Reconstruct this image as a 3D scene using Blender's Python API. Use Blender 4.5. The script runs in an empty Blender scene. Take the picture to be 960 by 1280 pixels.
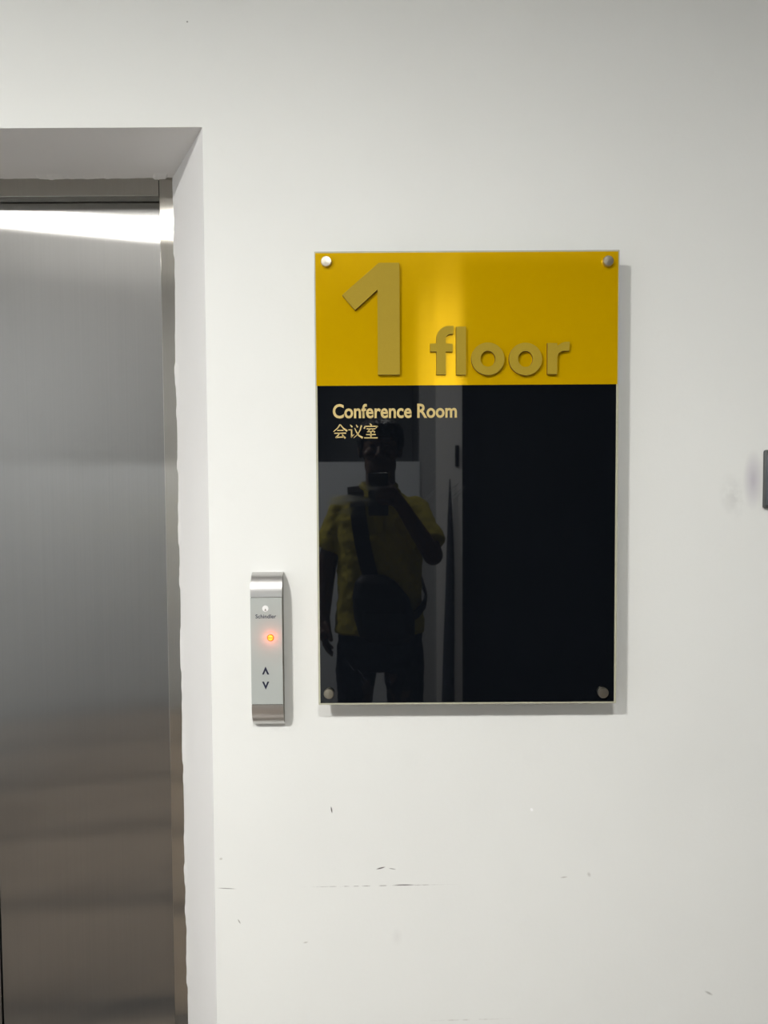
import bpy, bmesh, math, random
from mathutils import Vector, Matrix
random.seed(7)
PI = math.pi
S = bpy.context.scene
COL = S.collection

# ------------------------------------------------------------------ camera, world, lamps, exposure
CAM = Vector((0.0, -1.42, 1.5))
pitch, yaw, roll = -0.0450204, 0.0001682, -0.0059974
fw = Vector((math.sin(yaw)*math.cos(pitch), math.cos(yaw)*math.cos(pitch), math.sin(pitch)))
rt = Vector((math.cos(yaw), -math.sin(yaw), 0)); up = rt.cross(fw)
rt2 = rt*math.cos(roll) + up*math.sin(roll); up2 = -rt*math.sin(roll) + up*math.cos(roll)
cd = bpy.data.cameras.new('camera'); cam = bpy.data.objects.new('camera', cd); COL.objects.link(cam)
cam.matrix_world = Matrix(((rt2.x, up2.x, -fw.x, CAM.x), (rt2.y, up2.y, -fw.y, CAM.y),
                           (rt2.z, up2.z, -fw.z, CAM.z), (0, 0, 0, 1)))
cd.sensor_fit = 'VERTICAL'; cd.sensor_height = 36; cd.lens = 950/1280*36
cd.clip_start = 0.002; cd.clip_end = 50
S.camera = cam
w = bpy.data.worlds.new('world'); S.world = w; w.use_nodes = True
w.node_tree.nodes['Background'].inputs[0].default_value = (0.6, 0.65, 0.7, 1)
w.node_tree.nodes['Background'].inputs[1].default_value = 0.002
S.view_settings.view_transform = 'Standard'; S.view_settings.look = 'None'
S.view_settings.gamma = 1; S.view_settings.use_curve_mapping = False
S.view_settings.exposure = 0.0
LAMP_MAIN = 950.0      # radiance of the downlight in front of the lift
LAMP_FILL = 480.0     # radiance of the added fill downlight over the photographer
CEIL = 2.80

# ------------------------------------------------------------------ helpers
def tag(o, label=None, cat=None, group=None, kind=None):
    if label: o['label'] = label
    if cat: o['category'] = cat
    if group: o['group'] = group
    if kind: o['kind'] = kind
    return o
def link(name, me, mat=None, parent=None, smooth=None):
    o = bpy.data.objects.new(name, me); COL.objects.link(o)
    if mat: me.materials.clear(); me.materials.append(mat)
    if parent: o.parent = parent
    if smooth:
        for p in me.polygons: p.use_smooth = True
        if smooth is not True:
            me.set_sharp_from_angle(angle=math.radians(smooth))
    return o
def obj(name, bm, mat=None, parent=None, smooth=None):
    bmesh.ops.recalc_face_normals(bm, faces=bm.faces[:])
    me = bpy.data.meshes.new(name); bm.to_mesh(me); bm.free()
    return link(name, me, mat, parent, smooth)
def empty(name, loc=(0, 0, 0)):
    o = bpy.data.objects.new(name, None); COL.objects.link(o); o.location = loc
    o.empty_display_size = .05
    return o
def box(bm, x0, x1, y0, y1, z0, z1, bev=0, seg=2):
    vs = [bm.verts.new((x, y, z)) for x in (x0, x1) for y in (y0, y1) for z in (z0, z1)]
    idx = [(0, 1, 3, 2), (4, 6, 7, 5), (0, 4, 5, 1), (2, 3, 7, 6), (0, 2, 6, 4), (1, 5, 7, 3)]
    fs = [bm.faces.new([vs[i] for i in f]) for f in idx]
    if bev:
        es = list({e for f in fs for e in f.edges})
        bmesh.ops.bevel(bm, geom=es, offset=bev, segments=seg, affect='EDGES', profile=.5)
    return bm
def B(*a, **k):
    return box(bmesh.new(), *a, **k)
def cyl(bm, p0, p1, r0, r1=None, n=24, caps=True):
    p0, p1 = Vector(p0), Vector(p1); r1 = r0 if r1 is None else r1
    d = (p1-p0).normalized(); a = d.orthogonal().normalized(); b = d.cross(a)
    A = [bm.verts.new(p0+(a*math.cos(t)+b*math.sin(t))*r0) for t in [2*PI*i/n for i in range(n)]]
    C = [bm.verts.new(p1+(a*math.cos(t)+b*math.sin(t))*r1) for t in [2*PI*i/n for i in range(n)]]
    for i in range(n): bm.faces.new((A[i], A[(i+1) % n], C[(i+1) % n], C[i]))
    if caps: bm.faces.new(A[::-1]); bm.faces.new(C)
    return bm
def ell(bm, c, r, rot=None, nu=24, nv=14):
    M = Matrix.Translation(Vector(c)) @ (rot.to_4x4() if rot else Matrix()) @ Matrix.Diagonal((r[0], r[1], r[2], 1))
    bmesh.ops.create_uvsphere(bm, u_segments=nu, v_segments=nv, radius=1, matrix=M)
    return bm
def cap(bm, p0, r0, p1, r1):
    cyl(bm, p0, p1, r0, r1, 16); ell(bm, p0, (r0,)*3, nu=16, nv=10); ell(bm, p1, (r1,)*3, nu=16, nv=10)
def chain(bm, pts):
    for (a, ra), (b, rb) in zip(pts[:-1], pts[1:]): cap(bm, a, ra, b, rb)
def loft(bm, rings, n=28, p=2.0):
    """closed loft of super-ellipse rings (cx, cy, z, rx, ry)"""
    R = []
    for cx, cy, z, rx, ry in rings:
        r = []
        for i in range(n):
            t = 2*PI*i/n; c, s = math.cos(t), math.sin(t)
            r.append(bm.verts.new((cx+rx*math.copysign(abs(c)**(2/p), c), cy+ry*math.copysign(abs(s)**(2/p), s), z)))
        R.append(r)
    for A, C in zip(R[:-1], R[1:]):
        for i in range(n): bm.faces.new((A[i], A[(i+1) % n], C[(i+1) % n], C[i]))
    bm.faces.new(R[0][::-1]); bm.faces.new(R[-1])
def lathe(bm, prof, c, n=24, axis='y'):
    """prof: (radius, height) ; spun round an axis through c, height runs towards -y (axis y) or +z"""
    R = []
    for r, h in prof:
        ring = []
        for i in range(n):
            t = 2*PI*i/n
            if axis == 'y': ring.append(bm.verts.new((c[0]+r*math.cos(t), c[1]-h, c[2]+r*math.sin(t))))
            else: ring.append(bm.verts.new((c[0]+r*math.cos(t), c[1]+r*math.sin(t), c[2]+h)))
        R.append(ring)
    for A, C in zip(R[:-1], R[1:]):
        for i in range(n): bm.faces.new((A[i], A[(i+1) % n], C[(i+1) % n], C[i]))
    bm.faces.new(R[0]); bm.faces.new(R[-1])
    return bm
def prism(bm, poly, y0, y1, holes=()):
    """extrude a polygon given as (x, z) from y0 to y1; one optional hole of the same vertex count bridges as a ring"""
    if holes:
        h = holes[0]; n = len(poly)
        f0 = [bm.verts.new((x, y1, z)) for x, z in poly]; f1 = [bm.verts.new((x, y1, z)) for x, z in h]
        b0 = [bm.verts.new((x, y0, z)) for x, z in poly]; b1 = [bm.verts.new((x, y0, z)) for x, z in h]
        for i in range(n):
            j = (i+1) % n
            bm.faces.new((f0[i], f0[j], f1[j], f1[i])); bm.faces.new((b0[i], b1[i], b1[j], b0[j]))
            bm.faces.new((f0[i], b0[i], b0[j], f0[j])); bm.faces.new((f1[i], f1[j], b1[j], b1[i]))
        return bm
    f = [bm.verts.new((x, y1, z)) for x, z in poly]; b = [bm.verts.new((x, y0, z)) for x, z in poly]
    n = len(poly)
    bm.faces.new(f); bm.faces.new(b[::-1])
    for i in range(n): bm.faces.new((f[i], b[i], b[(i+1) % n], f[(i+1) % n]))
    return bm
def fuse(name, bm, mat, parent=None, voxel=.008, smooth=6, disp=None):
    """union of overlapping closed shells into one continuous skin"""
    me = bpy.data.meshes.new(name+'_shells'); bm.to_mesh(me); bm.free()
    t = bpy.data.objects.new(name+'_shells', me); COL.objects.link(t)
    m = t.modifiers.new('r', 'REMESH'); m.mode = 'VOXEL'; m.voxel_size = voxel
    s = t.modifiers.new('s', 'SMOOTH'); s.iterations = smooth; s.factor = .5
    if disp:
        tx = bpy.data.textures.new(name+'_folds', 'CLOUDS'); tx.noise_scale = disp[0]
        d = t.modifiers.new('d', 'DISPLACE'); d.texture = tx; d.strength = disp[1]; d.mid_level = .5
    dg = bpy.context.evaluated_depsgraph_get()
    out = bpy.data.meshes.new_from_object(t.evaluated_get(dg)); out.name = name
    bpy.data.objects.remove(t); bpy.data.meshes.remove(me)
    return link(name, out, mat, parent, True)

# ------------------------------------------------------------------ materials
MATS = {}
def mat(name, col, rough=.5, metal=0, spec=.5, ior=1.5, emit=None, es=0, coat=0, trans=0):
    m = bpy.data.materials.new(name); m.use_nodes = True
    b = m.node_tree.nodes['Principled BSDF']
    b.inputs['Base Color'].default_value = (*col, 1); b.inputs['Roughness'].default_value = rough
    b.inputs['Metallic'].default_value = metal; b.inputs['Specular IOR Level'].default_value = spec
    b.inputs['IOR'].default_value = ior
    b.inputs['Coat Weight'].default_value = coat; b.inputs['Transmission Weight'].default_value = trans
    if emit:
        b.inputs['Emission Color'].default_value = (*emit, 1); b.inputs['Emission Strength'].default_value = es
    MATS[name] = m
    return m
class NT:
    def __init__(s, m): s.t = m.node_tree; s.b = s.t.nodes['Principled BSDF']
    def n(s, typ, **k):
        x = s.t.nodes.new(typ)
        for a, v in k.items(): setattr(x, a, v)
        return x
    def l(s, a, b): s.t.links.new(a, b)
    def pos(s):
        return s.n('ShaderNodeTexCoord').outputs['Object']
    def noise(s, vec, scale, detail=4, rough=.55, stretch=None):
        if stretch:
            mp = s.n('ShaderNodeMapping'); mp.inputs['Scale'].default_value = stretch; s.l(vec, mp.inputs[0]); vec = mp.outputs[0]
        x = s.n('ShaderNodeTexNoise'); x.inputs['Scale'].default_value = scale
        x.inputs['Detail'].default_value = detail; x.inputs['Roughness'].default_value = rough
        s.l(vec, x.inputs['Vector']); return x.outputs['Fac']
    def ramp(s, fac, a, b, lo, hi):
        x = s.n('ShaderNodeMapRange'); s.l(fac, x.inputs[0])
        for i, v in enumerate((a, b, lo, hi)): x.inputs[i+1].default_value = v
        return x.outputs[0]
    def mix(s, fac, A, C):
        x = s.n('ShaderNodeMix', data_type='RGBA')
        for v, i in ((fac, 0), (A, 6), (C, 7)):
            if hasattr(v, 'is_linked') or hasattr(v, 'links'): s.l(v, x.inputs[i])
            else: x.inputs[i].default_value = v if i == 0 else (*v, 1)
        return x.outputs[2]
    def math(s, op, a, b=0.):
        x = s.n('ShaderNodeMath', operation=op)
        for i, v in ((0, a), (1, b)):
            if hasattr(v, 'links'): s.l(v, x.inputs[i])
            else: x.inputs[i].default_value = v
        return x.outputs[0]
    def bump(s, h, strength, dist=.001):
        x = s.n('ShaderNodeBump'); x.inputs['Strength'].default_value = strength; x.inputs['Distance'].default_value = dist
        s.l(h, x.inputs['Height']); s.l(x.outputs[0], s.b.inputs['Normal'])
    def spot(s, pos, c, half, ang=0, soft=.6, noise=0):
        """soft ellipse mask in the x-z plane round c; half = half sizes"""
        a = s.n('ShaderNodeVectorMath', operation='SUBTRACT'); s.l(pos, a.inputs[0]); a.inputs[1].default_value = (c[0], 0, c[1])
        v = a.outputs[0]
        r = s.n('ShaderNodeVectorRotate', rotation_type='Y_AXIS'); s.l(v, r.inputs['Vector']); r.inputs['Angle'].default_value = ang
        q = s.n('ShaderNodeVectorMath', operation='MULTIPLY'); s.l(r.outputs[0], q.inputs[0]); q.inputs[1].default_value = (1/half[0], 0, 1/half[1])
        le = s.n('ShaderNodeVectorMath', operation='LENGTH'); s.l(q.outputs[0], le.inputs[0])
        m = s.ramp(le.outputs['Value'], 1, 1-soft, 0, 1)
        if noise:
            nz = s.noise(pos, noise, 3); m = s.math('MULTIPLY', m, s.ramp(nz, .42, .62, 0, 1))
        return m

def wall_paint(name, col, marks=(), bump=.12):
    m = mat(name, col, .62, spec=.35); t = NT(m); P = t.pos()
    big = t.noise(P, 1.7, 4)
    c = t.mix(t.ramp(big, .3, .7, 0, 1), tuple(v*.97 for v in col), tuple(min(1, v*1.02) for v in col))
    fine = t.noise(P, 9, 5); c = t.mix(t.ramp(fine, .62, .75, 0, .10), c, tuple(v*.86 for v in col))
    for (cc, hf, ang, dark, nz, soft) in marks:
        k = t.spot(P, cc, hf, ang, soft, nz); c = t.mix(k, c, dark)
    t.l(c, t.b.inputs['Base Color'])
    h = t.math('ADD', t.noise(P, 120, 3), t.math('MULTIPLY', t.noise(P, 8, 3), 2.2))
    t.bump(h, bump, .0012)
    return m
DK = (.12, .11, .10)
marks = [((-.1030, .869), (.0016, .0075), .15, DK, 0, .5), ((-.010, .7550), (.010, .0016), .25, DK, 0, .5),
         ((.012, .7535), (.008, .0010), -.15, (.3, .29, .27), 0, .5),
         ((-.02, .7205), (.16, .0011), .012, (.34, .33, .31), 60, .5), ((.035, .7218), (.022, .0016), 0, (.2, .19, .18), 0, .6),
         ((-.305, .717), (.02, .0011), -.05, (.3, .29, .27), 0, .6), ((.278, .867), (.003, .004), .5, (.93, .93, .93), 0, .4),
         ((.34, .735), (.008, .0018), .1, (.52, .5, .47), 0, .8), ((-.282, .652), (.0016, .006), .5, (.4, .39, .36), 0, .6),
         ((.388, .74), (.004, .006), .4, (.6, .59, .56), 0, .8), ((.62, .505), (.010, .003), -.5, (.45, .45, .42), 0, .8),
         ((-.352, 2.33), (.002, .002), 0, (.3, .3, .28), 0, .5),
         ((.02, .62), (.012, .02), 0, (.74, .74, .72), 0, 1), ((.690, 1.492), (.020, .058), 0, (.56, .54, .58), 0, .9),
         ((.655, 1.46), (.03, .05), .3, (.68, .68, .66), 30, 1), ((-.315, .775), (.004, .003), .3, (.55, .54, .5), 0, .8),
         ((-.19, 1.03), (.03, .012), .0, (.7, .695, .67), 40, 1), ((-.155, .61), (.006, .002), .2, (.55, .54, .5), 0, .8),
         ((.16, .455), (.10, .002), .02, (.62, .61, .58), 60, .8)]
M_wall = wall_paint('white_wall_paint', (.795, .80, .775), marks)
M_rev = wall_paint('reveal_paint', (.79, .78, .77), bump=.22)
M_hall = wall_paint('hall_paint', (.67, .71, .75))
M_pillar = wall_paint('white_pillar_paint', (.88, .88, .875))
M_falloff = wall_paint('pillar_falloff_grey', (.44, .45, .46))  # grey tone stands in for the light fading across the white pillar
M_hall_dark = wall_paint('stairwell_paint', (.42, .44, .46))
M_corr = mat('unlit_corridor_dark', (.020, .021, .024), .6, spec=.2)  # near-black colour in place of the unlit corridor's darkness
M_back = wall_paint('grey_back_wall_paint', (.22, .22, .215))
M_ceil = wall_paint('ceiling_paint', (.80, .80, .78), bump=.05)

def steel(name, col, rough, aniso, tangent=(0, .25, 1), grain=(260, 260, 1.2), var=.03, dirt=.2, tail=.26):
    """brushed metal: the reflection is drawn out across the grain, which runs along the tangent"""
    m = mat(name, col, rough, 1.0); t = NT(m); P = t.pos()
    g = t.noise(P, 1, 3, stretch=grain); big = t.noise(P, 5, 4, stretch=(1, 1, .6))
    c = t.mix(t.ramp(g, .3, .7, 0, 1), tuple(v*(1-var) for v in col), tuple(min(1, v*(1+var)) for v in col))
    c = t.mix(t.ramp(big, .45, .75, 0, dirt), c, tuple(v*.75 for v in col))
    gl = t.n('ShaderNodeBsdfAnisotropic', distribution='BECKMANN')
    t.l(c, gl.inputs['Color']); gl.inputs['Roughness'].default_value = rough; gl.inputs['Anisotropy'].default_value = aniso
    v = t.n('ShaderNodeCombineXYZ')
    for i in range(3): v.inputs[i].default_value = tangent[i]
    t.l(v.outputs[0], gl.inputs['Tangent'])
    g2 = t.n('ShaderNodeBsdfAnisotropic', distribution='GGX'); g2.inputs['Roughness'].default_value = .42; g2.inputs['Anisotropy'].default_value = .4
    t.l(c, g2.inputs['Color']); t.l(v.outputs[0], g2.inputs['Tangent'])
    mx = t.n('ShaderNodeMixShader'); mx.inputs[0].default_value = tail; t.l(gl.outputs[0], mx.inputs[1]); t.l(g2.outputs[0], mx.inputs[2])
    out = next(n for n in t.t.nodes if n.type == 'OUTPUT_MATERIAL'); t.l(mx.outputs[0], out.inputs['Surface'])
    return m
M_door = steel('brushed_steel_door', (.31, .305, .295), .19, .85)
M_frame = steel('brushed_steel_frame', (.40, .38, .345), .19, .84, tail=.10)
M_cap = mat('satin_aluminium', (.58, .57, .56), .30, 1)
M_screw = mat('polished_screw_steel', (.44, .41, .34), .34, 1)
M_dark = mat('dark_gap', (.02, .02, .02), .7)
M_floor = mat('tile_grout', (.015, .016, .018), .55)
M_tile = mat('beige_floor_tile', (.24, .2, .16), .3)
t = NT(M_tile); P = t.pos(); nn = t.noise(P, 6, 5)
t.l(t.mix(nn, (.20, .160, .125), (.28, .23, .185)), t.b.inputs['Base Color'])
M_lamp_ring = mat('white_lamp_ring', (.85, .85, .84), .4)
M_lampA = mat('downlight_glow', (1, 1, 1), .5, emit=(1, .985, .95), es=LAMP_MAIN)
M_lamp_fill = mat('fill_light_glow', (1, 1, 1), .5, emit=(1, .99, .96), es=LAMP_FILL)  # glow of the added fill lamp

# sign
M_acry = mat('clear_acrylic_edge', (.46, .45, .34), .12, spec=.5)
M_yel = mat('yellow_metallic_film', (1.0, .60, .0), .055, .52, spec=.5)
t = NT(M_yel); P = t.pos()
t.bump(t.noise(P, 420, 2), .035, .0005)
M_blk = mat('black_gloss_film', (.0032, .0042, .006), .02, 0, spec=.5)
t = NT(M_blk); P = t.pos()
# greasy wipe marks and hairline scratches left on the gloss
smear = t.math('MULTIPLY', t.spot(P, (-.055, 1.462), (.075, .045), .3, 1), t.ramp(t.noise(P, 26, 4, stretch=(.5, 1, 1.6)), .45, .75, 0, 1))
rot = t.n('ShaderNodeVectorRotate', rotation_type='Y_AXIS'); t.l(P, rot.inputs['Vector']); rot.inputs['Angle'].default_value = -.75
def scratches(c, hf, ang):
    rot = t.n('ShaderNodeVectorRotate', rotation_type='Y_AXIS'); t.l(P, rot.inputs['Vector']); rot.inputs['Angle'].default_value = ang
    nz = t.noise(rot.outputs[0], 1, 2, stretch=(14, 1, 620))
    return t.math('MULTIPLY', t.spot(P, c, hf, 0, 1), t.ramp(nz, .64, .70, 0, 1))
sc = t.math('ADD', scratches((.10, 1.47), (.07, .05), .75), scratches((-.03, 1.14), (.09, .06), -.95))
film = t.math('ADD', t.math('MULTIPLY', smear, .35), t.math('MULTIPLY', sc, .5))
t.l(t.mix(film, (.0032, .0042, .006), (.05, .055, .06)), t.b.inputs['Base Color'])
t.l(t.ramp(film, 0, .6, .02, .45), t.b.inputs['Roughness'])
M_gold = mat('matte_gold_letter', (.36, .25, .02), .55, 0, spec=.12)
t = NT(M_gold); P = t.pos(); nn = t.noise(P, 700, 2)
t.l(t.mix(nn, (.33, .23, .018), (.39, .275, .026)), t.b.inputs['Base Color'])
M_goldside = mat('dark_letter_edge', (.10, .035, .004), .5, spec=.2)
M_goldprint = mat('gold_print', (.56, .425, .165), .45)
# call panel
M_face = mat('pale_silver_plate', (.425, .45, .43), .42, .1)
M_side = mat('dark_housing', (.16, .15, .12), .5)
M_ink = mat('dark_blue_ink', (.008, .010, .035), .4)
M_logo = mat('pale_logo', (.82, .83, .82), .35)
M_led = mat('orange_led', (.15, .04, .0), .3, emit=(1, .24, .01), es=.85)
M_led2 = mat('amber_led_segment', (.1, .06, .0), .3, emit=(1, .70, .05), es=1.0)
M_gplate = mat('grey_plate', (.115, .13, .145), .35, .3)
M_gplate2 = mat('grey_plate_bezel', (.08, .085, .085), .4, .2)
# person
M_skin = mat('skin', (.115, .065, .042), .5)
M_hair = mat('black_hair', (.012, .011, .011), .45)
M_shirt = mat('olive_yellow_knit', (.50, .43, .075), .85, spec=.2)
t = NT(M_shirt); P = t.pos(); t.bump(t.noise(P, 500, 2), .2, .001)
M_jean = mat('dark_trouser_cloth', (.03, .034, .045), .85, spec=.2)
M_bag = mat('black_nylon', (.010, .010, .011), .6)
M_shoe = mat('dark_shoe', (.03, .03, .03), .5)
M_sole = mat('grey_sole', (.3, .3, .3), .7)
M_phone = mat('dark_phone_glass', (.012, .013, .016), .15)
M_lens = mat('lens_glass', (.004, .004, .006), .05)
M_eye = mat('eye', (.08, .06, .05), .15)
M_dark_strip = mat('dark_strip_grey', (.045, .05, .062), .9)
M_black = mat('black_plastic', (.008, .009, .014), .4)

# ------------------------------------------------------------------ the setting
XL, XR = -2.5, 2.5
OX0, OX1, OZ = -1.3898, -0.3276, 2.1425          # lift opening in the wall
BX0, BX1, BZ, BY = -1.2827, -0.4347, 2.1262, .19   # where the splayed reveal meets the steel frame
def quad(bm, pts): return bm.faces.new([bm.verts.new(p) for p in pts])
bm = bmesh.new()
quad(bm, [(OX1, 0, 0), (XR, 0, 0), (XR, 0, OZ), (OX1, 0, OZ)])
quad(bm, [(XL, 0, 0), (OX0, 0, 0), (OX0, 0, OZ), (XL, 0, OZ)])
quad(bm, [(XL, 0, OZ), (OX0, 0, OZ), (OX1, 0, OZ), (XR, 0, OZ), (XR, 0, CEIL), (XL, 0, CEIL)])
bmesh.ops.remove_doubles(bm, verts=bm.verts[:], dist=1e-5)
wall_front = tag(obj('wall_front', bm, M_wall), 'white painted wall carrying the sign and call panel', 'wall', kind='structure')
# reveal: splayed jambs and soffit, their paint ending in a ragged edge on the steel
def rag(i, big=.0012):
    return random.choice((0, 0, 0, .3, -.2, .6, 1.0))*big + (random.random()-.5)*.0006
for side, (fx, bx, sg) in enumerate(((OX1, BX1, -1), (OX0, BX0, 1))):
    bm = bmesh.new(); n = 190; pr = None; off = 0
    for i in range(n+1):
        z = i/n
        if i % 2 == 0: off = .55*off + rag(i, .0022)
        a = bm.verts.new((fx, 0, z*OZ)); m_ = bm.verts.new((fx+(bx-fx)*.9, .9*BY, z*(OZ+.9*(BZ-OZ))))
        b = bm.verts.new((bx+sg*off, BY-.0003, z*BZ)); c = bm.verts.new((bx+sg*off, BY+.004, z*BZ))
        cur = (a, m_, b, c)
        if pr:
            for k in range(3): bm.faces.new((pr[k], pr[k+1], cur[k+1], cur[k]))
        pr = cur
    o = obj('reveal', bm, M_rev, wall_front)
bm = bmesh.new(); n = 160; pr = None; off = 0
for i in range(n+1):
    s = i/n
    if i % 2 == 0: off = .75*off + rag(i, .0014)
    a = bm.verts.new((OX0+(OX1-OX0)*s, 0, OZ)); m_ = bm.verts.new((OX0+.9*(BX0-OX0)+(OX1-OX0+.9*(BX1-OX1-BX0+OX0))*s, .9*BY, OZ+.9*(BZ-OZ)))
    x = BX0+(BX1-BX0)*s
    d = off + (.0034 if .955 < s < .985 else 0)
    b = bm.verts.new((x, BY-.0003, BZ-d)); c = bm.verts.new((x, BY+.004, BZ-d))
    cur = (a, m_, b, c)
    if pr:
        for k in range(3): bm.faces.new((pr[k], pr[k+1], cur[k+1], cur[k]))
    pr = cur
obj('soffit', bm, M_rev, wall_front)

# steel frame of the lift entrance
tr = tag(empty('trim_1', (-.8587, .21, 0)), 'brushed steel frame round the elevator door', 'door frame', kind='structure')
def at(o, parent):            # keep world placement under a parent that stands off the origin
    o.parent = parent; o.matrix_parent_inverse = Matrix.Translation(-parent.location); return o
IX1 = -.4636; IX0 = -.8587*2-IX1
at(obj('jamb', B(IX1, BX1+.03, BY, BY+.033, 0, BZ+.02, bev=.0012), M_frame), tr)
at(obj('jamb', B(BX0-.03, IX0, BY, BY+.033, 0, BZ+.02, bev=.0012), M_frame), tr)
at(obj('header', B(IX0+.0012, IX1-.0012, BY+.001, BY+.033, 2.0890, BZ+.02, bev=.0012), M_frame), tr)
# lift door: two panels that meet in the middle
dr = tag(empty('door_1', (-.8587, .24, 0)), 'closed two-panel brushed steel elevator door', 'elevator door', kind='structure')
at(obj('door_panel', B(-.8565, -.435, .227, .257, .012, 2.14, bev=.0015), M_door), dr)
at(obj('door_panel', B(-1.282, -.8609, .227, .257, .012, 2.14, bev=.0015), M_door), dr)
at(obj('door_sill', B(-1.285, -.432, .190, .29, -.02, .006, bev=.001), M_frame), dr)
bm = bmesh.new(); quad(bm, [(-1.32, .30, 0), (-.40, .30, 0), (-.40, .30, 2.2), (-1.32, .30, 2.2)])
at(obj('shaft_backing', bm, M_dark), dr)

# floor of square tiles with wide dark joints
fl = tag(obj('floor', B(XL, XR, -5.3, .3, -.05, -.002), M_floor), 'beige tiled hall floor with dark joints', 'floor', kind='structure')
tb = bmesh.new(); box(tb, -.247, .247, -.247, .247, -.012, 0, bev=.002, seg=1)
bmesh.ops.recalc_face_normals(tb, faces=tb.faces[:])
tme = bpy.data.meshes.new('tile'); tb.to_mesh(tme); tb.free()
tme.materials.append(M_tile)
TY0 = -.82
for i in range(-4, 5):
    for j in range(-10, 2):
        x, y = i*.585+.02, TY0+.2925+j*.585
        if x-.28 < XL or x+.28 > XR or y+.28 > .24 or y-.28 < -5.2: continue
        if y+.257 > 0: continue
        o = bpy.data.objects.new('tile', tme); COL.objects.link(o); o.location = (x, y, 0); o.parent = fl
for i in range(-4, 5):          # cut row along the wall
    x = i*.585+.02
    if x-.28 < XL or x+.28 > XR: continue
    obj('tile', B(x-.247, x+.247, TY0+.63, -.004, -.012, 0, bev=.002, seg=1), M_tile, fl)
tag(obj('ceiling', B(XL, XR, -5.3, 0, CEIL, CEIL+.06), M_ceil), 'white painted hall ceiling', 'ceiling', kind='structure')
tag(obj('wall_left', B(XL-.1, XL, -5.3, 0, 0, CEIL), M_hall), 'pale painted wall at the left of the hall', 'wall', kind='structure')
tag(obj('wall_right', B(XR, XR+.1, -3.2, 0, 0, CEIL), M_hall), 'pale painted wall at the right of the hall', 'wall', kind='structure')
# behind the photographer: parapet of a stairwell, a pillar, and a dark door in place of the unlit corridor
PY = -3.20
tag(obj('wall_back', B(XL, -.95, PY-.14, PY+.03, 0, CEIL), M_back), 'grey full-height wall at the end of the parapet', 'wall', kind='structure')
tag(obj('wall_parapet', B(-.95, .215, PY-.14, PY, 0, 1.596), M_hall), 'chest-high pale parapet wall behind the photographer', 'wall', kind='structure')
tag(obj('wall_falloff_band', B(.215, .312, PY-.14, PY-.01, 0, CEIL), M_falloff), 'added slim grey band imitating light fading across the white pillar', 'wall', kind='structure')  # added grey band: light falloff on the pillar put into colour
tag(obj('wall_pillar', B(.312, .468, PY-.14, PY, 0, CEIL), M_pillar), 'full-height white pillar at the end of the parapet', 'wall', kind='structure')
tag(obj('wall_stairwell_side', B(.245, .345, -5.2, PY-.14, 0, CEIL), M_hall_dark), 'shaded side wall of the stairwell behind the pillar', 'wall', kind='structure')
tag(obj('wall_stairwell', B(XL, .345, -5.3, -5.2, 0, CEIL), M_hall_dark), 'shaded grey wall beyond the parapet', 'wall', kind='structure')
tag(obj('corridor_dark_panel', B(.468, XR, PY-.14, PY-.06, 2.45, CEIL), M_corr), 'added dark panel above the stand-in door, for the unlit corridor', 'wall', kind='structure')  # dark sheet added over the door to keep the corridor side dark
d2 = tag(empty('corridor_stand_in', (1.48, PY-.1, 0)), 'dark double door added to stand in for the unlit corridor', 'door', kind='structure')  # added door, painted dark where the corridor is only unlit
for x0, x1, hx in ((.472, 1.476, 1.40), (1.484, XR, 1.56)):
    lf = at(obj('stand_in_leaf', B(x0, x1, PY-.13, PY-.085, .008, 2.445, bev=.003, seg=1), M_corr), d2)
    hb = cyl(bmesh.new(), (hx, PY-.05, .92), (hx, PY-.05, 1.12), .010, n=16)
    for z in (.95, 1.09): cyl(hb, (hx, PY-.088, z), (hx, PY-.05, z), .007, n=12)
    obj('stand_in_handle', hb, M_black, lf, 40)
# ------------------------------------------------------------------ ceiling lamps
def downlight(name, loc, r, glow, label):
    e = empty(name, (loc[0], loc[1], CEIL))
    at(obj('trim_ring', lathe(bmesh.new(), [(r, 0), (r+.022, 0), (r+.020, -.021), (r+.010, -.024), (r, -.023), (r-.001, -.004)], (loc[0], loc[1], CEIL), 40, 'z'), M_lamp_ring, smooth=40), e)
    at(obj('diffuser', lathe(bmesh.new(), [(r-.002, -.002), (r-.002, -.010), (r*.6, -.0115), (r*.05, -.012)], (loc[0], loc[1], CEIL), 40, 'z'), glow), e)
    return tag(e, label, 'ceiling light')
downlight('ceiling_downlight', (-1.25, -2.1), .11, M_lampA, 'round white ceiling downlight in front of the elevator door')
downlight('ceiling_downlight', (.10, -2.0), .09, M_lamp_fill, 'added round ceiling fill light over the photographer')  # added lamp, unseen: brightens the pillar and fills the sign's shadow

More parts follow.
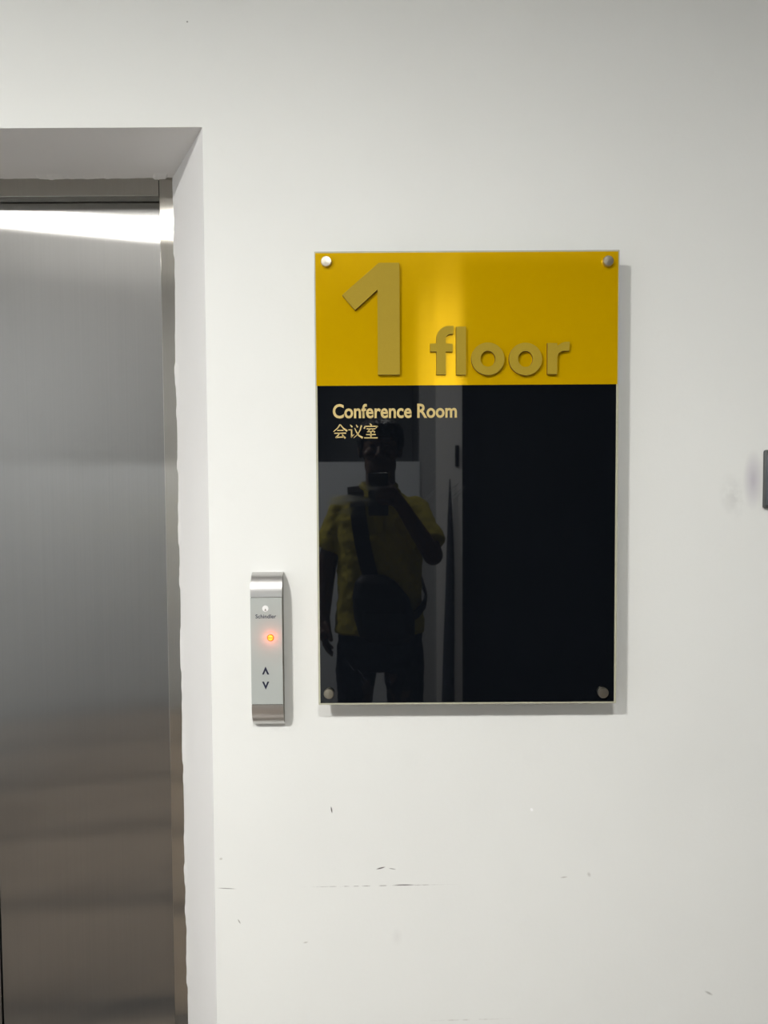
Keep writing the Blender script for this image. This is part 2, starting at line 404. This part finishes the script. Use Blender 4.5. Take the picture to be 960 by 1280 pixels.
# ------------------------------------------------------------------ the floor sign
SX0, SX1, SZ0, SZ1, SH = -.1218, .4241, 1.0844, 1.9044, .043
sg = tag(empty('floor_sign', ((SX0+SX1)/2, 0, SZ0)), 'glossy yellow and black floor sign on stand-off screws reading 1 floor Conference Room', 'sign')
at(obj('acrylic_panel', B(SX0, SX1, -SH, -SH+.009, SZ0, SZ1, bev=.0006, seg=1), M_acry), sg)
ZS = 1.6658
at(obj('yellow_panel', B(SX0+.0018, SX1-.0024, -SH-.0004, -SH+.001, ZS, SZ1-.0030), M_yel), sg)
at(obj('black_panel', B(SX0+.0034, SX1-.0046, -SH-.0004, -SH+.001, SZ0+.0034, ZS), M_blk), sg)
FY = -SH-.0004
for (x, z) in ((-.1000, 1.8851), (.4019, 1.8829), (-.1024, 1.1068), (.3987, 1.1052)):
    s = at(obj('standoff_screw', lathe(bmesh.new(), [(.0065, -.0424), (.0065, -.008), (.0065, 0), (.0092, 0), (.0096, .0012), (.0096, .0062), (.0086, .0078), (.0030, .0082), (.0005, .0083)], (x, FY, z), 32), M_screw, smooth=35), sg)
# raised numeral and letters
def U(u, v):
    return (.0839+(u-537)*.001437, 1.6839+(469-.0115*(u-537)-v)*.0014257)
LY0, LY1 = FY, FY-.007
def arc(cx, cy, rx, ry, a0, a1, n):
    return [(cx+rx*math.cos(math.radians(a0+(a1-a0)*i/n)), cy-ry*math.sin(math.radians(a0+(a1-a0)*i/n))) for i in range(n+1)]
def letter(name, poly, hole=None):
    bm = bmesh.new()
    prism(bm, poly, LY0, LY1, [hole] if hole else ())
    o = at(obj(name, bm, M_gold), sg); o.data.materials.append(M_goldside)
    for p in o.data.polygons:
        if abs(p.normal.y) < .5: p.material_index = 1      # cut edges of the letter
    return o
letter('numeral_one', [(.0300, 1.8818), (-.0066, 1.8818), (-.0720, 1.8256), (-.0492, 1.7988), (-.0091, 1.8346), (-.0091, 1.6841), (.0300, 1.6841)])
def px(pts): return [U(*p) for p in pts]
f = [(545.2, 469), (545.2, 440.3), (537.5, 440.3), (537.5, 430.3), (545.2, 430.3), (545.2, 424)]
f += arc(561, 424, 15.8, 15.8, 180, 100, 10)[1:]+[(566.6, 408.2), (566.0, 418.4)]
f += [(563, 418.4)] + arc(563, 424.5, 6.2, 6.0, 100, 180, 6)
f += [(556.9, 430.3), (565.4, 430.3), (565.4, 440.3), (556.9, 440.3), (556.9, 469)]
letter('letter_f', px(f))
letter('letter_l', px([(569.8, 409), (581.8, 409), (581.8, 469), (569.8, 469)]))
for cx in (609.2, 656.0):
    cy = 448.9+(-.0)*0
    n = 40
    out = [U(cx+20.6*math.cos(2*PI*i/n), cy-.0115*(cx-537)*0-20.3*math.sin(2*PI*i/n)) for i in range(n)]
    inn = [U(cx+9.2*math.cos(2*PI*i/n), cy-9.9*math.sin(2*PI*i/n)) for i in range(n)]
    letter('letter_o', out, inn)
r_ = [(683.3, 467.6), (683.3, 428.8), (695.4, 428.8), (695.6, 433.5)] + [(698, 430.6), (701, 428.6), (705, 427.3), (711.0, 427.2), (710.2, 438.6), (704, 438.4), (700, 439.4), (697, 441.8), (695.6, 446), (695.4, 467.6)]
letter('letter_r', px(r_))

def text_mesh(name, body, x0, x1, z0, zcap, y, m, parent, off=.0, capref='C'):
    cu = bpy.data.curves.new(name, 'FONT'); cu.body = body; cu.size = 1; cu.offset = off; cu.resolution_u = 4
    o = bpy.data.objects.new(name, cu); COL.objects.link(o)
    dg = bpy.context.evaluated_depsgraph_get(); dg.update()
    me = bpy.data.meshes.new_from_object(o.evaluated_get(dg)); me.name = name
    bpy.data.objects.remove(o)
    xs = [v.co.x for v in me.vertices]; ys = [v.co.y for v in me.vertices]
    a, b, c, d = min(xs), max(xs), min(ys), max(ys)
    for v in me.vertices:
        v.co = (x0+(v.co.x-a)/(b-a)*(x1-x0), y, z0+(v.co.y-c)/(d-c)*(zcap-z0))
    return at(link(name, me, m), parent)
text_mesh('room_name_lettering', 'Conference Room', -.0910, .1327, 1.6072, 1.6332, FY-.0003, M_goldprint, sg, off=.024)

def stroke(bm, pts, w0, w1, y):
    """tapered flat brush stroke in the x-z plane"""
    P = [Vector(p) for p in pts]; L = []; R = []
    for i, p in enumerate(P):
        d = (P[min(i+1, len(P)-1)]-P[max(i-1, 0)]).normalized(); nn = Vector((-d.y, d.x))
        wd = w0+(w1-w0)*i/(len(P)-1)
        L.append(bm.verts.new((p.x+nn.x*wd/2, y, p.y+nn.y*wd/2))); R.append(bm.verts.new((p.x-nn.x*wd/2, y, p.y-nn.y*wd/2)))
    for i in range(len(P)-1): bm.faces.new((L[i], L[i+1], R[i+1], R[i]))
hz, vt = .075, .105
CN = [
 [([(.5, .99), (.32, .74), (.02, .48)], vt, .05), ([(.5, .99), (.70, .74), (.99, .52)], .06, .14), ([(.28, .575), (.74, .575)], hz, hz),
  ([(.08, .38), (.92, .38)], hz, .09), ([(.45, .38), (.34, .22), (.2, .10)], .09, .07), ([(.16, .085), (.78, .12)], .09, .09), ([(.63, .27), (.76, .14), (.86, .02)], .07, .14)],
 [([(.12, .97), (.27, .80)], .05, .13), ([(.0, .60), (.24, .62)], hz, hz), ([(.22, .64), (.22, .10)], vt, vt), ([(.18, .08), (.40, .30)], .11, .03),
  ([(.54, .97), (.66, .78)], .05, .12), ([(.92, .92), (.84, .62), (.66, .30), (.36, .03)], vt, .04), ([(.44, .74), (.56, .46), (.74, .20), (1.0, .04)], .05, .15)],
 [([(.44, 1.03), (.56, .92)], .06, .13), ([(.10, .88), (.04, .68)], .06, .13), ([(.10, .85), (.95, .85)], hz, .09), ([(.97, .87), (.84, .70)], .11, .04),
  ([(.20, .67), (.82, .67)], hz, hz), ([(.46, .67), (.28, .47)], .08, .08), ([(.24, .46), (.72, .50)], .08, .08), ([(.60, .60), (.78, .42)], .05, .13),
  ([(.16, .27), (.84, .27)], hz, .09), ([(.5, .47), (.5, .04)], vt, vt), ([(.02, .04), (.98, .04)], .08, .09)]]
bm = bmesh.new(); sc_ = .02565
for k, ch in enumerate(CN):
    for pts, w0, w1 in ch:
        stroke(bm, [(-.0907+k*.02764+x*sc_, 1.5711+y*sc_) for x, y in pts], w0*sc_*.95, w1*sc_*.95, FY-.0003)
at(obj('chinese_room_name_lettering', bm, M_goldprint), sg)

# ------------------------------------------------------------------ lift call panel
CX0, CX1, CZ0, CZ1, CD = -.2470, -.1886, 1.0815, 1.2812, .030
cp = tag(empty('elevator_call_panel', ((CX0+CX1)/2, 0, 1.0375)), 'slim silver elevator call panel with up and down arrows and a lit orange floor number', 'call panel')
def arcprof(sign, zc, h, n=14, dy=0):
    return [(-(CD)*math.cos(i/n*PI/2), zc+sign*h*math.sin(i/n*PI/2)) for i in range(n+1)]
top = arcprof(1, CZ1+.0006, .0432); bot = arcprof(-1, CZ0-.0006, .0440)
bm = bmesh.new()      # dark core behind plate and caps
core = [(0, 1.0385)] + [(y*.95, z+.0012) for y, z in bot[::-1]][1:] + [(y*.95, z-.0012) for y, z in top][:-1] + [(0, 1.3235)]
A = [bm.verts.new((CX0+.0012, y, z)) for y, z in core]; C = [bm.verts.new((CX1-.0012, y, z)) for y, z in core]
bm.faces.new(A); bm.faces.new(C[::-1])
for i in range(len(core)): bm.faces.new((A[i], C[i], C[(i+1) % len(core)], A[(i+1) % len(core)]))
at(obj('housing', bm, M_side), cp)
def shell(name, prof, m, th=.0022):
    """a curved sheet: outer profile swept across the panel's width, with thickness"""
    bm = bmesh.new(); inner = [(y+th if y < -th else y, z) for y, z in prof]
    V = [[bm.verts.new((x, y, z)) for y, z in p] for x, p in ((CX0, prof), (CX1, prof), (CX1, inner), (CX0, inner))]
    n = len(prof)
    for i in range(n-1):
        bm.faces.new((V[0][i], V[1][i], V[1][i+1], V[0][i+1])); bm.faces.new((V[3][i], V[3][i+1], V[2][i+1], V[2][i]))
        bm.faces.new((V[0][i], V[0][i+1], V[3][i+1], V[3][i])); bm.faces.new((V[1][i], V[2][i], V[2][i+1], V[1][i+1]))
    bm.faces.new([V[k][0] for k in range(4)])
    return at(obj(name, bm, m, smooth=40), cp)
shell('top_cap', top, M_cap); shell('bottom_cap', bot, M_cap)
at(obj('face_plate', B(CX0, CX1, -CD, -CD+.0022, CZ0+.0004, CZ1-.0006, bev=.0005, seg=1), M_face), cp)
lgo = at(obj('logo', lathe(bmesh.new(), [(.0058, 0), (.0058, .0004), (.0050, .0007)], (-.2192, -CD, 1.2607), 28), M_logo), cp)
bm = bmesh.new(); prism(bm, [(-.2192, 1.2610), (-.2210, 1.2568), (-.2174, 1.2568)], -CD-.0006, -CD-.0010)
obj('logo_mark', bm, M_side, lgo)
text_mesh('maker_name_lettering', 'Schindler', -.2376, -.1995, 1.2425, 1.2500, -CD-.0003, M_ink, cp, off=.012)
LX, LZ = -.2104, 1.2068
ind = at(obj('floor_indicator', lathe(bmesh.new(), [(.0062, 0), (.0064, .0012), (.0056, .0022), (.0050, .0022)], (LX, -CD, LZ), 28), M_led, smooth=40), cp)
for s in (1, -1):
    n = 12; r = .0044
    poly = [(LX+r*math.cos(PI*i/n), LZ+s*(.0007+r*math.sin(PI*i/n))) for i in range(n+1)]
    bm = bmesh.new(); prism(bm, poly, -CD-.0020, -CD-.0026); obj('lit_segment', bm, M_led2, ind)
ld = bpy.data.lights.new('indicator_glow', 'POINT'); ld.energy = .022; ld.color = (1, .16, .06); ld.shadow_soft_size = .005
lo = bpy.data.objects.new('indicator_glow', ld); COL.objects.link(lo); lo.location = (LX, -CD-.013, LZ); at(lo, cp)
def chevron(name, zc, s):
    w_, h_, t_ = .0066, .0075, .0034
    pts = [(-w_, -h_), (0, h_), (w_, -h_), (w_-t_, -h_), (0, h_-2.2*t_), (-w_+t_, -h_)]
    bm = bmesh.new(); prism(bm, [(-.2204+x, zc+s*z) for x, z in pts], -CD, -CD-.0004)
    return at(obj(name, bm, M_ink), cp)
chevron('up_arrow', 1.1455, 1); chevron('down_arrow', 1.1172, -1)

# ------------------------------------------------------------------ grey plate cut by the right edge of the picture
pl = tag(empty('wall_plate', (.75, 0, 1.44)), 'dark grey wall plate at the right edge of the picture', 'wall plate')
at(obj('bezel', B(.7065, .795, -.009, 0, 1.4385, 1.5475, bev=.004, seg=3), M_gplate2, smooth=40), pl)
at(obj('face', B(.7095, .792, -.0115, -.008, 1.4445, 1.537, bev=.002, seg=2), M_gplate, smooth=40), pl)

# ------------------------------------------------------------------ things on the pillar behind
bm = bmesh.new(); rings = []
n = 16
for k in range(13):
    s = k/12; z = 1.49-1.42*s; wx = .003+.034*min(1, s*1.5)+.004*math.sin(7*s); dy = .004+.018*min(1, s*2)
    rings.append((.392-.010*s+.004*math.sin(5*s), PY+.026, z, wx, dy))
loft(bm, rings, 20)
tag(obj('dark_tapered_strip', bm, M_dark_strip, smooth=60), 'narrow dark tapered strip down the pillar', 'cloth')  # dark strip on the pillar, pointed at the top, wider below
tag(obj('wall_switch', B(.425, .448, PY, PY+.018, 1.565, 1.69, bev=.004), M_black, smooth=40), 'slim black fitting high on the pillar beside the dark strip', 'switch')

# ------------------------------------------------------------------ the photographer, seen mirrored in the sign
HX = -.013
bm = bmesh.new()
ell(bm, (HX, -1.757, 1.632), (.074, .094, .104)); ell(bm, (HX, -1.732, 1.552), (.065, .070, .066)); ell(bm, (HX, -1.700, 1.512), (.024, .022, .018))
ell(bm, (HX, -1.672, 1.655), (.052, .02, .012))                                   # brow
cap(bm, (HX, -1.668, 1.640), .010, (HX, -1.645, 1.592), .015)                      # nose
for s in (-1, 1):
    ell(bm, (HX+s*.012, -1.654, 1.588), (.010, .010, .008))
    ell(bm, (HX+s*.079, -1.760, 1.612), (.013, .022, .034))                        # ears
    ell(bm, (HX+s*.040, -1.685, 1.594), (.026, .022, .022))                        # cheeks
cap(bm, (HX-.02, -1.672, 1.553), .008, (HX+.02, -1.672, 1.553), .008); cap(bm, (HX-.015, -1.671, 1.541), .008, (HX+.015, -1.671, 1.541), .008)
chain(bm, [((-.018, -1.785, 1.36), .066), ((HX, -1.768, 1.47), .061), ((HX, -1.762, 1.56), .060)])
loft(bm, [(-.02, -1.765, .76, .13, .09), (-.02, -1.765, .90, .150, .100), (-.02, -1.765, 1.02, .142, .10), (-.02, -1.765, 1.2, .155, .108), (-.02, -1.77, 1.34, .165, .092), (-.02, -1.775, 1.42, .08, .06)])
LA = [((-.180, -1.775, 1.362), .043), ((-.236, -1.79, 1.14), .040), ((-.250, -1.755, .935), .027)]
RA = [((.140, -1.775, 1.362), .043), ((.192, -1.640, 1.195), .040), ((.066, -1.485, 1.395), .026)]
chain(bm, LA); chain(bm, RA)
# hanging left hand, half curled
chain(bm, [((-.250, -1.752, .93), .027), ((-.247, -1.745, .885), .030), ((-.246, -1.735, .862), .026)])
cap(bm, (-.247, -1.770, .875), .022, (-.247, -1.722, .870), .022)
for k, (dy, ln) in enumerate(((.030, .9), (.010, 1.0), (-.010, .95), (-.029, .75))):
    y = -1.745+dy; chain(bm, [((-.248, y, .862), .0105), ((-.243, y+.006, .862-.036*ln), .0095), ((-.230, y+.014, .862-.062*ln), .0085), ((-.214, y+.016, .862-.078*ln), .0075)])
chain(bm, [((-.238, -1.722, .905), .014), ((-.224, -1.702, .880), .0115), ((-.216, -1.698, .850), .010)])
# raised right hand closed on the phone
chain(bm, [((.066, -1.485, 1.395), .026), ((.050, -1.458, 1.415), .026), ((.040, -1.440, 1.440), .018)])
cap(bm, (.040, -1.436, 1.410), .016, (.036, -1.432, 1.455), .014)
for k, (z, ln) in enumerate(((1.462, .95), (1.443, 1.05), (1.424, 1.0), (1.406, .8))):
    chain(bm, [((.034, -1.430, z), .0105), ((.027, -1.414, z+.001), .0090), ((.027-.030*ln, -1.4135, z+.001), .0082), ((.027-.052*ln, -1.4145, z-.001), .0074)])
chain(bm, [((.046, -1.455, 1.420), .016), ((.036, -1.448, 1.446), .012), ((.022, -1.4435, 1.470), .0105), ((.008, -1.4435, 1.486), .009)])
for s in (-1, 1):
    chain(bm, [((-.02+s*.085, -1.765, .82), .088), ((-.02+s*.108, -1.755, .46), .056), ((-.02+s*.112, -1.775, .09), .040)])
    chain(bm, [((-.02+s*.112, -1.775, .06), .042), ((-.02+s*.120, -1.66, .045), .036)])
person = fuse('person', bm, M_skin, None, .0048, 4)
tag(person, 'photographer in an olive yellow polo shirt and dark trousers, mirrored in the sign', 'person')
def eye(s):
    return obj('eye', ell(bmesh.new(), (HX+s*.031, -1.671, 1.627), (.013, .009, .007), nu=14, nv=8), M_eye, person, True)
eye(-1); eye(1)
bm = bmesh.new()
ell(bm, (HX, -1.765, 1.680), (.094, .108, .068)); ell(bm, (HX, -1.805, 1.630), (.084, .068, .085)); ell(bm, (HX+.01, -1.705, 1.700), (.070, .050, .034))
for s in (-1, 1): ell(bm, (HX+s*.070, -1.775, 1.655), (.026, .062, .060)); ell(bm, (HX+s*.060, -1.725, 1.690), (.026, .04, .03))
ell(bm, (HX-.02, -1.680, 1.690), (.045, .022, .022))
fuse('hair', bm, M_hair, person, .005, 3, (.012, .012))
# polo shirt
bm = bmesh.new(); TX = -.02
loft(bm, [(TX, -1.765, .872, .182, .128), (TX, -1.765, .90, .181, .128), (TX, -1.765, 1.0, .172, .124), (TX, -1.763, 1.12, .170, .126), (TX, -1.763, 1.25, .174, .128),
          (TX, -1.768, 1.335, .186, .112), (TX, -1.772, 1.385, .165, .098), (TX, -1.775, 1.425, .118, .082), (TX, -1.775, 1.452, .072, .068)], 40, 2.3)
cyl(bm, (-.150, -1.775, 1.385), (-.229, -1.788, 1.210), .060, .067, 28); ell(bm, (-.165, -1.775, 1.372), (.062, .062, .056))
cyl(bm, (.110, -1.775, 1.385), (.180, -1.662, 1.232), .060, .068, 28); ell(bm, (.125, -1.775, 1.372), (.062, .062, .056))
shirt = fuse('polo_shirt', bm, M_shirt, person, .006, 5, (.06, .022))
bm = bmesh.new()      # folded collar and placket
for s in (-1, 1):
    for a0, a1 in ((0, 1),):
        pts = []
        for i in range(9):
            t_ = -PI/2+s*(i/8)*PI*.97 + PI
            pts.append((TX+.068*math.sin(i/8*PI*.97)*s, -1.772-.070*math.cos(i/8*PI*.97), 1.478-.040*(i/8)**2))
        for i in range(8):
            cap(bm, pts[i], .013, pts[i+1], .013)
            q0 = Vector(pts[i])+Vector((s*.014, .012*(i/8), -.026)); q1 = Vector(pts[i+1])+Vector((s*.014, .012*((i+1)/8), -.026)); cap(bm, q0, .010, q1, .010)
fuse('collar', bm, M_shirt, person, .005, 3)
obj('placket', B(TX-.016, TX+.016, -1.647, -1.630, 1.28, 1.425, bev=.004), M_shirt, person, 40)
# trousers and shoes
bm = bmesh.new()
loft(bm, [(TX, -1.765, .72, .12, .085), (TX, -1.765, .78, .168, .112), (TX, -1.765, .86, .174, .116), (TX, -1.765, .93, .164, .112)], 32, 2.3)
for s in (-1, 1):
    chain(bm, [((TX+s*.090, -1.765, .79), .090), ((TX+s*.108, -1.760, .58), .072), ((TX+s*.110, -1.755, .45), .068), ((TX+s*.115, -1.77, .12), .058)])
fuse('trousers', bm, M_jean, person, .007, 5, (.07, .018))
for s in (-1, 1):
    cx = TX+s*.118; bm = bmesh.new()
    ell(bm, (cx, -1.78, .065), (.046, .065, .055)); ell(bm, (cx+s*.006, -1.68, .045), (.048, .095, .038)); ell(bm, (cx+s*.003, -1.73, .055), (.044, .09, .045))
    sh = fuse('shoe', bm, M_shoe, person, .007, 5)
    bm = bmesh.new(); loft(bm, [(cx+s*.004, -1.715, 0, .050, .142), (cx+s*.004, -1.715, .022, .051, .144)], 32, 2.5)
    obj('sole', bm, M_sole, sh)

# ------------------------------------------------------------------ sling bag across the chest
bagE = tag(empty('sling_bag', (-.01, -1.585, .86)), 'black sling bag worn across the photographer\'s front', 'bag')
bm = bmesh.new()
loft(bm, [(.015, -1.592, .862, .075, .028), (.010, -1.590, .885, .108, .044), (.000, -1.588, .96, .118, .050), (-.015, -1.588, 1.04, .110, .046), (-.035, -1.592, 1.10, .078, .036), (-.045, -1.598, 1.125, .045, .022)], 32, 2.8)
at(fuse('bag_body', bm, M_bag, None, .006, 4), bagE)
bm = bmesh.new(); loft(bm, [(.012, -1.545, .885, .075, .014), (.010, -1.541, .90, .088, .018), (.002, -1.541, .97, .088, .018), (-.004, -1.545, .99, .078, .012)], 24, 3)
at(obj('front_pocket', bm, M_bag, smooth=40), bagE)
def ribbon(name, pts, wd, th, wdir):
    bm = bmesh.new(); pr = None; P = [Vector(p) for p in pts]
    for i, p in enumerate(P):
        d = (P[min(i+1, len(P)-1)]-P[max(0, i-1)]).normalized()
        nrm = (p-(wdir or Vector((TX, -1.765, p.z-.02)))).normalized(); sd = d.cross(nrm).normalized(); nrm = sd.cross(d)
        c = [bm.verts.new(p+sd*wd/2+nrm*th/2), bm.verts.new(p-sd*wd/2+nrm*th/2), bm.verts.new(p-sd*wd/2-nrm*th/2), bm.verts.new(p+sd*wd/2-nrm*th/2)]
        if pr:
            for k in range(4): bm.faces.new((pr[k], pr[(k+1) % 4], c[(k+1) % 4], c[k]))
        else: bm.faces.new(c)
        pr = c
    bm.faces.new(pr[::-1])
    return at(obj(name, bm, M_bag), bagE)
ribbon('strap', [(-.118, -1.880, 1.36), (-.120, -1.83, 1.442), (-.118, -1.775, 1.462), (-.112, -1.715, 1.440), (-.105, -1.668, 1.385), (-.096, -1.637, 1.32), (-.085, -1.624, 1.25), (-.070, -1.618, 1.18), (-.052, -1.606, 1.11)], .062, .008, Vector((-.095, -1.775, 1.26)))
ribbon('strap', [(.095, -1.600, .95), (.130, -1.645, .965), (.160, -1.70, .99), (.172, -1.76, 1.02), (.155, -1.83, 1.07), (.10, -1.890, 1.14), (.0, -1.905, 1.24), (-.118, -1.880, 1.36)], .034, .006, None)
for x in (-.068, -.040):
    at(obj('buckle', B(x-.009, x+.009, -1.556, -1.550, 1.050, 1.058, bev=.0015), M_screw), bagE)

# ------------------------------------------------------------------ the phone in the raised hand
ph = tag(empty('phone', (-.02, -1.428, 1.36)), 'dark phone held upright in the photographer\'s right hand', 'phone')
at(obj('phone_body', B(-.0565, .0165, -1.4325, -1.4245, 1.362, 1.518, bev=.003, seg=3), M_phone, smooth=40), ph)
for z in (1.500, 1.478):
    at(obj('lens_ring', lathe(bmesh.new(), [(.0085, .0), (.0085, -.0012), (.0070, -.0016)], (0, -1.4246, z), 24), M_phone, smooth=40), ph)
at(obj('screen', B(-.0545, .0145, -1.4332, -1.4320, 1.365, 1.515), M_lens), ph)
